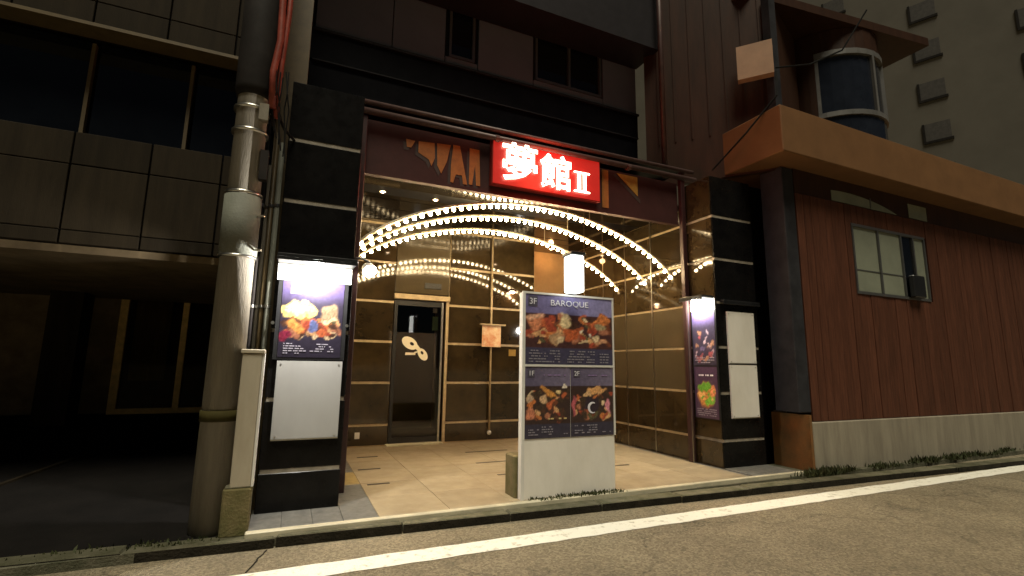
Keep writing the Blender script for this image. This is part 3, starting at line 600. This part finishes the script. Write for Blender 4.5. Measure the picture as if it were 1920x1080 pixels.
# masquerade logo on the door glass
lg = thing('door_logo', 'white eye mask logo sticker on the glass door', 'sticker', (1.56, BY + 0.018, 1.19))
def ring(cx, cz, rx, rz, ang, hx, hz, hr):
    bm = nb(); N = 28; o_, i_ = [], []
    for k in range(N):
        a = 2 * math.pi * k / N; x, z = rx * math.cos(a), rz * math.sin(a); c_, s_ = math.cos(ang), math.sin(ang)
        o_.append((cx + x * c_ - z * s_, cz + x * s_ + z * c_))
        x, z = hr * 1.5 * math.cos(a), hr * math.sin(a); i_.append((hx + x * c_ - z * s_, hz + x * s_ + z * c_))
    for y in (0, 0.003):
        pass
    A = [[bm.verts.new((x, y, z)) for x, z in L_] for y in (0, 0.003) for L_ in (o_, i_)]
    for k in range(N):
        j = (k + 1) % N
        bm.faces.new((A[0][k], A[0][j], A[1][j], A[1][k])); bm.faces.new((A[2][k], A[3][k], A[3][j], A[2][j])); bm.faces.new((A[0][k], A[2][k], A[2][j], A[0][j])); bm.faces.new((A[1][k], A[1][j], A[3][j], A[3][k]))
    bmesh.ops.recalc_face_normals(bm, faces=bm.faces[:])
    return bm
obj('mask_half', ring(0.115, 0.335, 0.135, 0.085, -0.55, 0.15, 0.325, 0.024), 'sticker', lg)
obj('mask_half', ring(0.325, 0.165, 0.105, 0.065, -0.95, 0.315, 0.19, 0.02), 'sticker', lg)
obj('mask_bridge', poly(nb(), [(0.19, 0.27), (0.24, 0.31), (0.30, 0.24), (0.26, 0.2)], -0.001, 0.002), 'sticker', lg)
obj('logo_line', poly(nb(), [(0.05, 0.15), (0.21, 0.155), (0.21, 0.19), (0.055, 0.19)], 0, 0.002), 'sticker', lg)
obj('logo_line', poly(nb(), [(0.19, 0.175), (0.245, 0.195), (0.245, 0.215), (0.19, 0.2)], -0.001, 0.001), 'sticker', lg)
tag(B('paper_notice', 'greenpaper', 2.03, 2.12, BY + 0.045, BY + 0.048, 1.74, 1.96), 'pale green notice hanging inside the door glass', 'notice')
tag(B('paper_notice', 'ink', 2.03, 2.10, BY + 0.045, BY + 0.048, 2.02, 2.10), 'small white slip above the green notice inside the door', 'notice')
# downlights in the ceiling
for k, (x, y) in enumerate(((0.89, 5.5), (1.6, 5.5), (1.62, 6.2), (0.92, 6.2), (3.97, 5.4))):
    t = thing('downlight', ('small round ceiling downlight nearest the left column, front row', 'small ceiling downlight front row, second from the left column', 'ceiling downlight in the second row, right one of two', 'ceiling downlight in the second row, left one of two', 'small ceiling downlight alone on the right of the red sign')[k], 'downlight', (x, y, 3.402), group='ceiling downlights')
    obj('ring', lathe(nb(), [(0.045, 0.0), (0.045, -0.008), (0.03, -0.008)], seg=14), 'joint', t)
    obj('lens', lathe(nb(), [(0.028, -0.0085), (0.015, -0.014)], seg=12), 'spotglow', t)
t = thing('downlight', 'added unseen warm downlight over the orange alcove behind the lantern', 'downlight', (4.35, 7.95, 3.402), group='ceiling downlights')
obj('ring', lathe(nb(), [(0.045, 0.0), (0.045, -0.008), (0.03, -0.008)], seg=14), 'joint', t); obj('lens', lathe(nb(), [(0.028, -0.0085), (0.015, -0.014)], seg=12), 'spotglow', t)
point('alcove_fill', (0, 0, -0.12), 5.0, (1.0, 0.52, 0.2), 0.05, t)  # light and its fitting added to warm the alcove, no source seen

# ================================================================== UTILITY POLE AND THINGS BY THE LEFT COLUMN
t = thing('utility_pole', 'round concrete utility pole at the left of the entrance', 'utility pole', (-0.45, 4.38, -0.04))
obj('shaft', tube(nb(), [(0, 0, 0.0), (0, 0, 9)], 0.135, 24, r2=0.085), 'concrete', t, smooth=True)
obj('wrap_sheet', lathe(nb(), [(0.137, 2.07), (0.137, 2.56)], seg=24), 'polewrap', t, smooth=True)
obj('dark_band', lathe(nb(), [(0.140, 0.80), (0.140, 0.88)], seg=24), 'olive', t, smooth=True)
obj('shade_sleeve', lathe(nb(), [(0.128, 3.42), (0.145, 3.5), (0.145, 6.5)], seg=24), 'poledark', t, smooth=True)  # sleeve whose dark colour stands for shade on the upper pole
for z in (2.05, 2.57, 3.1, 3.3): obj('clamp', lathe(nb(), [(0.139, z), (0.139, z + 0.02)], seg=24), 'steel', t, smooth=True)
obj('step_bolt', tube(nb(), [(0.1, -0.06, 2.40), (0.17, -0.10, 2.40)], 0.01, 6), 'steel', t); obj('step_bolt', tube(nb(), [(0.1, -0.06, 2.12), (0.17, -0.10, 2.12)], 0.01, 6), 'steel', t)
B('junction_box', 'concrete', 0.06, 0.13, -0.14, -0.07, 3.20, 3.34, t); B('junction_box', 'poledark', 0.10, 0.16, -0.12, -0.05, 2.7, 2.95, t)
tag(obj('cable_guard', tube(nb(), [(-0.30, 4.26, 3.28), (-0.315, 4.25, 3.6), (-0.285, 4.26, 3.9), (-0.30, 4.27, 4.4), (-0.30, 4.27, 6)], 0.028, 8), 'cableguard', smooth=True), 'orange red cable guard running up the utility pole', 'cable guard')
tag(obj('cable_guard', tube(nb(), [(-0.27, 4.30, 3.22), (-0.262, 4.29, 3.7), (-0.24, 4.30, 4.2), (-0.25, 4.31, 6)], 0.022, 8), 'cableguard', smooth=True), 'thinner dull red cable guard right beside the thicker one', 'cable guard')
for k, (x, y, r_, z1) in enumerate(((-0.215, 4.66, 0.022, 3.2), (-0.262, 4.69, 0.018, 3.3), (-0.30, 4.735, 0.016, 3.0), (-0.335, 4.70, 0.014, 3.4))):
    t = thing('conduit', ('grey green', 'dull brown', 'pale grey', 'thin dark')[k] + ' conduit rising between utility pole and left column', 'conduit', (x, y, -0.04), group='conduits beside the pole')
    obj('tube', tube(nb(), [(0, 0, 0), (0, 0, z1)], r_, 8), ('polewrap', 'lframe', 'concrete', 'poledark')[k], t, smooth=True)
    for z in (0.8, 1.7, 2.6): obj('clip', tube(nb(), [(0, 0, z), (0, 0, z + 0.025)], r_ + 0.005, 8), 'steel', t)
tag(obj('hanging_cable', tube(nb(), [(-0.33, 4.27, 3.5), (-0.27, 4.29, 3.36), (-0.24, 4.35, 3.25), (-0.20, 4.45, 3.2), (-0.12, 4.6, 3.18)], 0.013, 6), 'cable'), 'black cable sagging from the pole to left column', 'cable')
bm = nb()
for k in range(7):
    r = random.Random(k); x = -0.32 + 0.02 * k
    tube(bm, [(x, 4.25 + r.uniform(-.02, .02), 3.55 + r.uniform(0, .1)), (x + r.uniform(-.03, .04), 4.24, 3.42), (x + r.uniform(-.03, .05), 4.27, 3.30), (x + 0.03, 4.32, 3.15 - 0.05 * k)], 0.006, 5)
tag(obj('cable_bundle', bm, 'cable'), 'tangle of thin black cables clamped high on the pole', 'cables')
t = thing('cable_cover', 'beige upright metal cover with cap standing between pole and left column', 'cable cover', (-0.33, 4.2, 0.3))
B('cover', 'cream', 0, 0.135, 0, 0.12, 0, 0.965, t, 0.006); B('cap', 'cream', -0.012, 0.15, -0.012, 0.132, 0.966, 0.995, t, 0.004); B('white_edge', 'white', 0.1365, 0.152, 0.004, 0.116, 0.0, 0.964, t)  # white slab paints the lamp's brightness onto the cover's right side
t = thing('concrete_block', 'small mossy concrete block under the beige cover', 'block', (-0.37, 4.19, -0.04))
B('block', 'mossconc', 0, 0.185, 0, 0.20, 0, 0.335, t, 0.012); B('rim', 'kerb', 0.01, 0.175, 0.008, 0.19, 0.3355, 0.345, t, 0.003)

# ================================================================== LEFT NEIGHBOUR
lb = thing('panel_building', 'dark concrete panelled building with recessed glass entrance left of the pole', 'building')
LY = 5.2; LX0, LX1 = -9.0, -0.36
core = B('wall', 'ldark', LX0, LX1, LY + 0.05, 9.0, 2.2, 3.12, lb)
B('wall', 'ldark', LX0, LX1, LY + 0.05, 9.0, 4.24, 9, lb); B('wall', 'ldark', LX0, LX1, LY + 0.5, 9.0, 3.12, 4.24, lb)
lx = [LX1 - 0.52 - 0.50 * k * 1.05 for k in range(16)]
lx = [LX1] + [LX1 - 0.38] + [LX1 - 0.38 - 0.56 * k for k in range(1, 16)]
for a, b_ in zip(lx, lx[1:]):
    for z0, z1 in ((2.17, 2.28), (2.29, 2.86), (2.87, 3.16), (4.20, 4.42), (4.43, 5.1), (5.11, 5.8), (5.81, 6.6)):
        B('wall_panel', 'lpanel', b_ + 0.007, a - 0.007, LY + random.uniform(-0.003, 0.003), LY + 0.049, z0, z1, lb, 0.004)
B('sill', 'lframe', LX0, LX1, LY - 0.03, LY + 0.2, 4.165, 4.197, lb)
B('soffit', 'rearwall', LX0, LX1, LY + 0.06, 9.0, 2.10, 2.165, lb)
for k in range(10):
    x = -1.11 - 0.8 * k + 0.8
    wn = B('window', 'glassdark', x - 0.77, x - 0.03, LY + 0.32, LY + 0.335, 3.16, 4.19, lb); B('window_frame', 'lframe', x - 0.03, x + 0.0, LY + 0.28, LY + 0.34, 3.16, 4.165, wn)
B('end_wall', 'rearwall', -0.44, LX1, LY, 9.0, -0.05, 2.10, lb)
bk = B('rear_wall', 'rearwall', LX0, -0.45, 9.2, 9.3, 0.3, 3.0, lb)
dr = B('entrance_door', 'doorwood', -2.37, -2.27, 9.0, 9.1, 0.42, 2.6, lb)
for a in ((-1.58, -1.50, 0.42, 2.6), (-0.74, -0.66, 0.42, 2.6)): B('door_frame', 'doorwood', a[0], a[1], 9.0, 9.1, a[2], a[3], dr)
for a in ((-2.269, -1.581, 0.42, 0.50), (-2.269, -1.581, 2.16, 2.23), (-2.269, -1.581, 2.52, 2.6), (-1.499, -0.741, 0.42, 0.5), (-1.499, -0.741, 2.16, 2.23), (-1.499, -0.741, 2.52, 2.6)): B('door_rail', 'doorwood', a[0], a[1], 9.003, 9.097, a[2], a[3], dr)
for a in ((-2.269, -1.581), (-1.499, -0.741)):
    B('pane', 'dimglass', a[0], a[1], 9.045, 9.052, 0.501, 2.159, dr); B('pane', 'dimglass', a[0], a[1], 9.045, 9.052, 2.231, 2.519, dr)
B('curtain', 'curtain', -2.2, -1.75, 9.13, 9.17, 0.9, 2.2, dr)
B('pier', 'lpanel', -2.95, -2.6, 8.3, 8.7, 0.3, 2.1, lb); B('pier', 'lpanel', -5.6, -5.25, 5.3, 5.7, -0.05, 2.1, lb)

# ================================================================== RIGHT NEIGHBOUR
rb = thing('brown_building', 'brown boarded house with overhanging fascia and rounded bay window at right', 'building')
wl = B('wall', 'ldark', 6.1, 16, 4.26, 4.6, 0.5, 3.95, rb)
bmx = {}
x = 6.09; WIN = (7.22, 9.06, 2.28, 3.30)
def board(x0, x1, z0, z1):
    k = (round(x1 - x0, 3), round(z1 - z0, 3))
    if k not in bmx:
        me = bpy.data.meshes.new('board'); bm = box(nb(), 0.002, k[0] - 0.002, 0, 0.03, 0, k[1], 0.004); bm.normal_update(); bm.to_mesh(me); bm.free(); me.materials.append(M['brown']); bmx[k] = me
    link('board', bmx[k], None, wl, (x0, 4.225 + random.uniform(-0.004, 0.004), z0))
while x < 15.9:
    if x + 0.07 > WIN[0] and x + 0.07 < WIN[1]: board(x, x + 0.145, 0.555, WIN[2]); board(x, x + 0.145, WIN[3], 3.58)
    else: board(x, x + 0.145, 0.555, 3.58)
    x += 0.145
B('upper_frieze', 'brownmetal', 6.09, 16, 4.235, 4.255, 3.585, 3.95, rb)
bs = B('base_wall', 'rbase', 6.0, 16, 4.18, 4.6, -0.1, 0.55, rb, 0.008)
tag(B('warmlit_end', 'warmlit', 5.955, 5.999, 4.19, 4.72, -0.1, 0.64, rb), 'end of the low base wall tinted with the orange of the bulb light')
B('base_wall', 'rbase', 6.0, 6.1, 4.6, 4.72, -0.1, 0.66, rb)
B('corner_post', 'darkpost', 5.86, 6.085, 4.24, 4.58, 0.665, 3.92, rb, 0.01)
# window with frosted panes
wn = B('window', 'alu', WIN[0], WIN[1], 4.21, 4.258, WIN[3] - 0.035, WIN[3] + 0.005, rb)
B('window_frame', 'alu', WIN[0], WIN[1], 4.211, 4.257, WIN[2] - 0.005, WIN[2] + 0.035, wn)
for xx in (WIN[0], 7.82, 8.40, 8.72, WIN[1] - 0.035): B('window_frame', 'alu', xx, xx + 0.032, 4.208, 4.256, WIN[2] + 0.036, WIN[3] - 0.036, wn)
for a, m in (((WIN[0] + 0.033, 7.819), 'frosted'), ((7.853, 8.399), 'frosted'), ((8.433, 8.719), 'glassdark'), ((8.753, 9.024), 'frosted')): B('pane', m, a[0], a[1], 4.232, 4.242, WIN[2] + 0.036, WIN[3] - 0.036, wn)
for a in ((WIN[0] + 0.033, 7.819), (7.853, 8.399)): B('pane_bar', 'alu', a[0], a[1], 4.226, 4.2315, 2.62, 2.635, wn)
tag(B('air_conditioner', 'blackmetal', 8.46, 8.76, 4.12, 4.2, 2.30, 2.64, None, 0.015), 'dark box unit fixed under the window of the brown house', 'box')
# transom panes under the fascia
bm = nb(); N = 14
pts = [(6.86 + 1.55 * k / N, 3.60 + 0.16 * math.sin(math.pi * (0.35 + 0.65 * k / N)) ** 0.8) for k in range(N + 1)] + [(8.41 - 1.55 * k / N, 3.595) for k in range(N + 1)]
tr_ = obj('transom_pane', poly(bm, pts, 4.228, 4.234), 'frosted', rb); B('transom_pane', 'frosted', 8.75, 9.25, 4.228, 4.234, 3.6, 3.83, rb)
B('transom_bar', 'alu', 7.75, 7.77, 4.222, 4.227, 3.6, 3.76, rb)
# overhanging fascia slab
bm = nb(); box(bm, 5.46, 16, 3.9, 5.3, 3.93, 4.56, 0.012); obj('fascia', bm, 'rfascia', rb)
# upper storey: oblique side wall, front wall, bay
P0 = Vector((5.88, 4.3)); D = Vector((-0.63, 0.78)); 
sidew = B('side_wall', 'brownmetal', 0, 0.1, 0, 1, 4.565, 6.4, rb); bm = nb()
def slab(p, q, th, z0, z1):
    d = (q - p).normalized(); nn = Vector((d.y, -d.x)) * th; bm = nb()
    a = [(p.x, p.y), (q.x, q.y), (q.x + nn.x, q.y + nn.y), (p.x + nn.x, p.y + nn.y)]
    lo = [bm.verts.new((*k, z0)) for k in a]; hi = [bm.verts.new((*k, z1)) for k in a]
    bm.faces.new(lo[::-1]); bm.faces.new(hi)
    for i in range(4): j = (i + 1) % 4; bm.faces.new((lo[i], lo[j], hi[j], hi[i]))
    bmesh.ops.recalc_face_normals(bm, faces=bm.faces[:]); return bm
bpy.data.objects.remove(sidew)
sidew = obj('side_wall', slab(P0, P0 + D * 1.75, 0.08, 3.9, 7.5), 'brownmetal', rb)
for k in range(7):
    a = P0 + D * (0.24 * k + 0.1) + Vector((-0.78, -0.63)) * 0.012
    obj('rib', slab(a, a + D * 0.02, 0.011, 4.565, 7.5), 'brownmetal', sidew)
obj('front_wall', slab(P0 + Vector((1.3, 0.5)), P0 + Vector((0.02, 0.0)), 0.1, 4.565, 6.6), 'brownmetal', rb)
B('corner_post', 'darkpost', 5.80, 5.93, 4.2, 4.32, 4.565, 6.5, rb)
B('rear_wall', 'ldark', 5.68, 16, 4.98, 5.6, -0.1, 4.5, rb); B('rear_wall', 'brownmetal', 6.2, 8.9, 5.0, 5.6, 4.5, 6.6, rb)
# bay window: curved
bay = None; cxb, cyb, Rb = 8.1, 4.98, 0.82
def arcseg(a0, a1, r0, r1, z0, z1, seg=6):
    bm = nb(); rows = []
    for k in range(seg + 1):
        a = math.radians(a0 + (a1 - a0) * k / seg); c_, s_ = math.cos(a), math.sin(a)
        rows.append([bm.verts.new((cxb + r_ * c_, cyb + r_ * s_, z)) for r_, z in ((r0, z0), (r1, z0), (r1, z1), (r0, z1))])
    for p_, q_ in zip(rows, rows[1:]):
        for i in range(4): j = (i + 1) % 4; bm.faces.new((p_[i], q_[i], q_[j], p_[j]))
    bm.faces.new(rows[0][::-1]); bm.faces.new(rows[-1]); bmesh.ops.recalc_face_normals(bm, faces=bm.faces[:]); return bm
bay = obj('bay_window', arcseg(180, 360, Rb - 0.1, Rb, 4.563, 5.12, 16), 'bayglass', rb)
obj('window_frame', arcseg(180, 360, Rb - 0.06, Rb + 0.03, 5.121, 5.20, 16), 'bayframe', bay)
obj('window_frame', arcseg(180, 360, Rb - 0.06, Rb + 0.03, 6.15, 6.24, 16), 'bayframe', bay)
obj('bay_head', arcseg(180, 360, Rb - 0.1, Rb, 6.241, 6.61, 16), 'brownmetal', bay)
for a in (208, 268, 300, 340): obj('mullion', arcseg(a - 1.6, a + 1.6, Rb - 0.05, Rb + 0.028, 5.201, 6.149, 1), 'bayframe', bay)
obj('bay_wall', arcseg(176, 206.3, Rb - 0.05, Rb + 0.034, 4.566, 6.6, 5), 'brownmetal', bay)
for a, b_ in ((208, 268), (268, 300), (300, 340)): obj('pane', arcseg(a + 1.7, b_ - 1.7, Rb - 0.03, Rb - 0.015, 5.201, 6.149, 5), 'bayglass', bay)
obj('bay_core', arcseg(180, 360, 0.02, Rb - 0.12, 4.57, 6.49, 12), 'ldark', bay)
cyb0 = cyb
bm = nb(); fp = [(5.6, 4.45), (9.4, 3.97), (9.4, 5.6), (5.6, 5.6)]
lo = [bm.verts.new((*k, 6.62)) for k in fp]; hi = [bm.verts.new((*k, 6.76)) for k in fp]; bm.faces.new(lo[::-1]); bm.faces.new(hi)
for i in range(4): bm.faces.new((lo[i], lo[(i + 1) % 4], hi[(i + 1) % 4], hi[i]))
obj('eaves', bm, 'brownmetal', rb)
tag(obj('electric_cabinet', slab(P0 + D * 0.42 + Vector((-0.78, -0.63)) * 0.13, P0 - D * 0.03 + Vector((-0.78, -0.63)) * 0.13, 0.12, 5.2, 5.7), 'cabinetpaint'), 'pale square cabinet high on the brown side wall', 'cabinet')
bpy.context.view_layer.objects.active = None
for k, pts in enumerate((((5.72, 4.1, 5.2), (5.55, 4.0, 4.75), (5.30, 4.3, 4.3), (5.2, 4.8, 3.95)), ((5.78, 4.15, 5.3), (6.2, 3.95, 5.35), (6.7, 3.8, 5.62), (7.0, 3.6, 6.2)))):
    tag(obj('hanging_cable', tube(nb(), pts, 0.012, 6), 'cable'), ('black cable hanging down across the overhanging fascia', 'thin black cable looping up past the bay window')[k], 'cable')
# far apartment block
fb = thing('apartment_block', 'tall pale grey apartment block far behind the brown house', 'building', (40, 20, 0), (0, 0, math.radians(22)))
B('tower', 'farwall', 0, 14, -26, 22, 0, 40, fb)
for k in range(10):
    for j in range(8):
        z = 8.0 + 3.2 * k; y = -2.05 - 5.4 * (3 - j)
        if not (0 < z < 38) or y > 20: continue
        wn = B('window', 'farglass', -0.03, -0.004, y - 1.4, y, z, z + 1.3, fb)
        B('window_frame', 'ldark', -0.09, -0.001, y - 1.5, y + 0.12, z - 0.2, z - 0.02, wn); B('window_frame', 'ldark', -0.09, -0.001, y + 0.01, y + 0.14, z - 0.019, z + 1.32, wn)

# ================================================================== WEEDS
def weeds(name, spots, label, n, hmin, hmax):
    bm = nb(); r = random.Random(len(name) + n); clumps = []; ylo = min(q[2] for q in spots); yhi = max(q[3] for q in spots)
    for _ in range(max(10, n // 55)):
        q = r.choice(spots); clumps.append((r.uniform(q[0], q[1]), r.uniform(q[2], q[3]), q[4], r.uniform(0.02, 0.14)))
    for _ in range(n):
        cx_, cy_, z, cr_ = r.choice(clumps); x, y = r.gauss(cx_, cr_), cy_ + r.uniform(-0.05, 0.05); h = r.uniform(hmin, hmax) * r.uniform(0.4, 1)
        y = min(max(y, ylo), yhi); a = r.uniform(0, 6.28); wd = r.uniform(0.004, 0.011)
        dx, dy = math.cos(a) * wd, math.sin(a) * wd; lx_, ly_ = r.uniform(-.5, .5) * h, r.uniform(-.5, .5) * h
        v = [bm.verts.new(p) for p in ((x - dx, y - dy, z), (x + dx, y + dy, z), (x + dx * .8 + lx_ * .5, y + dy * .8 + ly_ * .5, z + h * .6), (x + lx_, y + ly_, z + h), (x - dx * .8 + lx_ * .5, y - dy * .8 + ly_ * .5, z + h * .6))]
        bm.faces.new(v)
    tag(obj(name, bm, 'weed'), label, kind='stuff')
weeds('weeds', [(5.9, 9.5, 4.03, 4.18, -0.04), (7.2, 13, 4.0, 4.18, -0.04), (5.7, 6.3, 4.02, 4.17, -0.04)], 'low weeds and grass along the foot of the base wall', 3600, 0.02, 0.10)
weeds('moss_tufts', [(2.1, 3.1, 4.12, 4.195, -0.002), (2.5, 3.1, 4.13, 4.195, -0.002), (2.3, 2.9, 4.15, 4.19, -0.002)], 'short moss tufts under the sign board', 420, 0.012, 0.045)
weeds('kerb_weeds', [(-3.0, -0.4, 4.18, 4.28, -0.04), (-0.7, -0.38, 4.15, 4.28, -0.04)], 'sparse weeds at the kerb below the utility pole', 260, 0.012, 0.05)
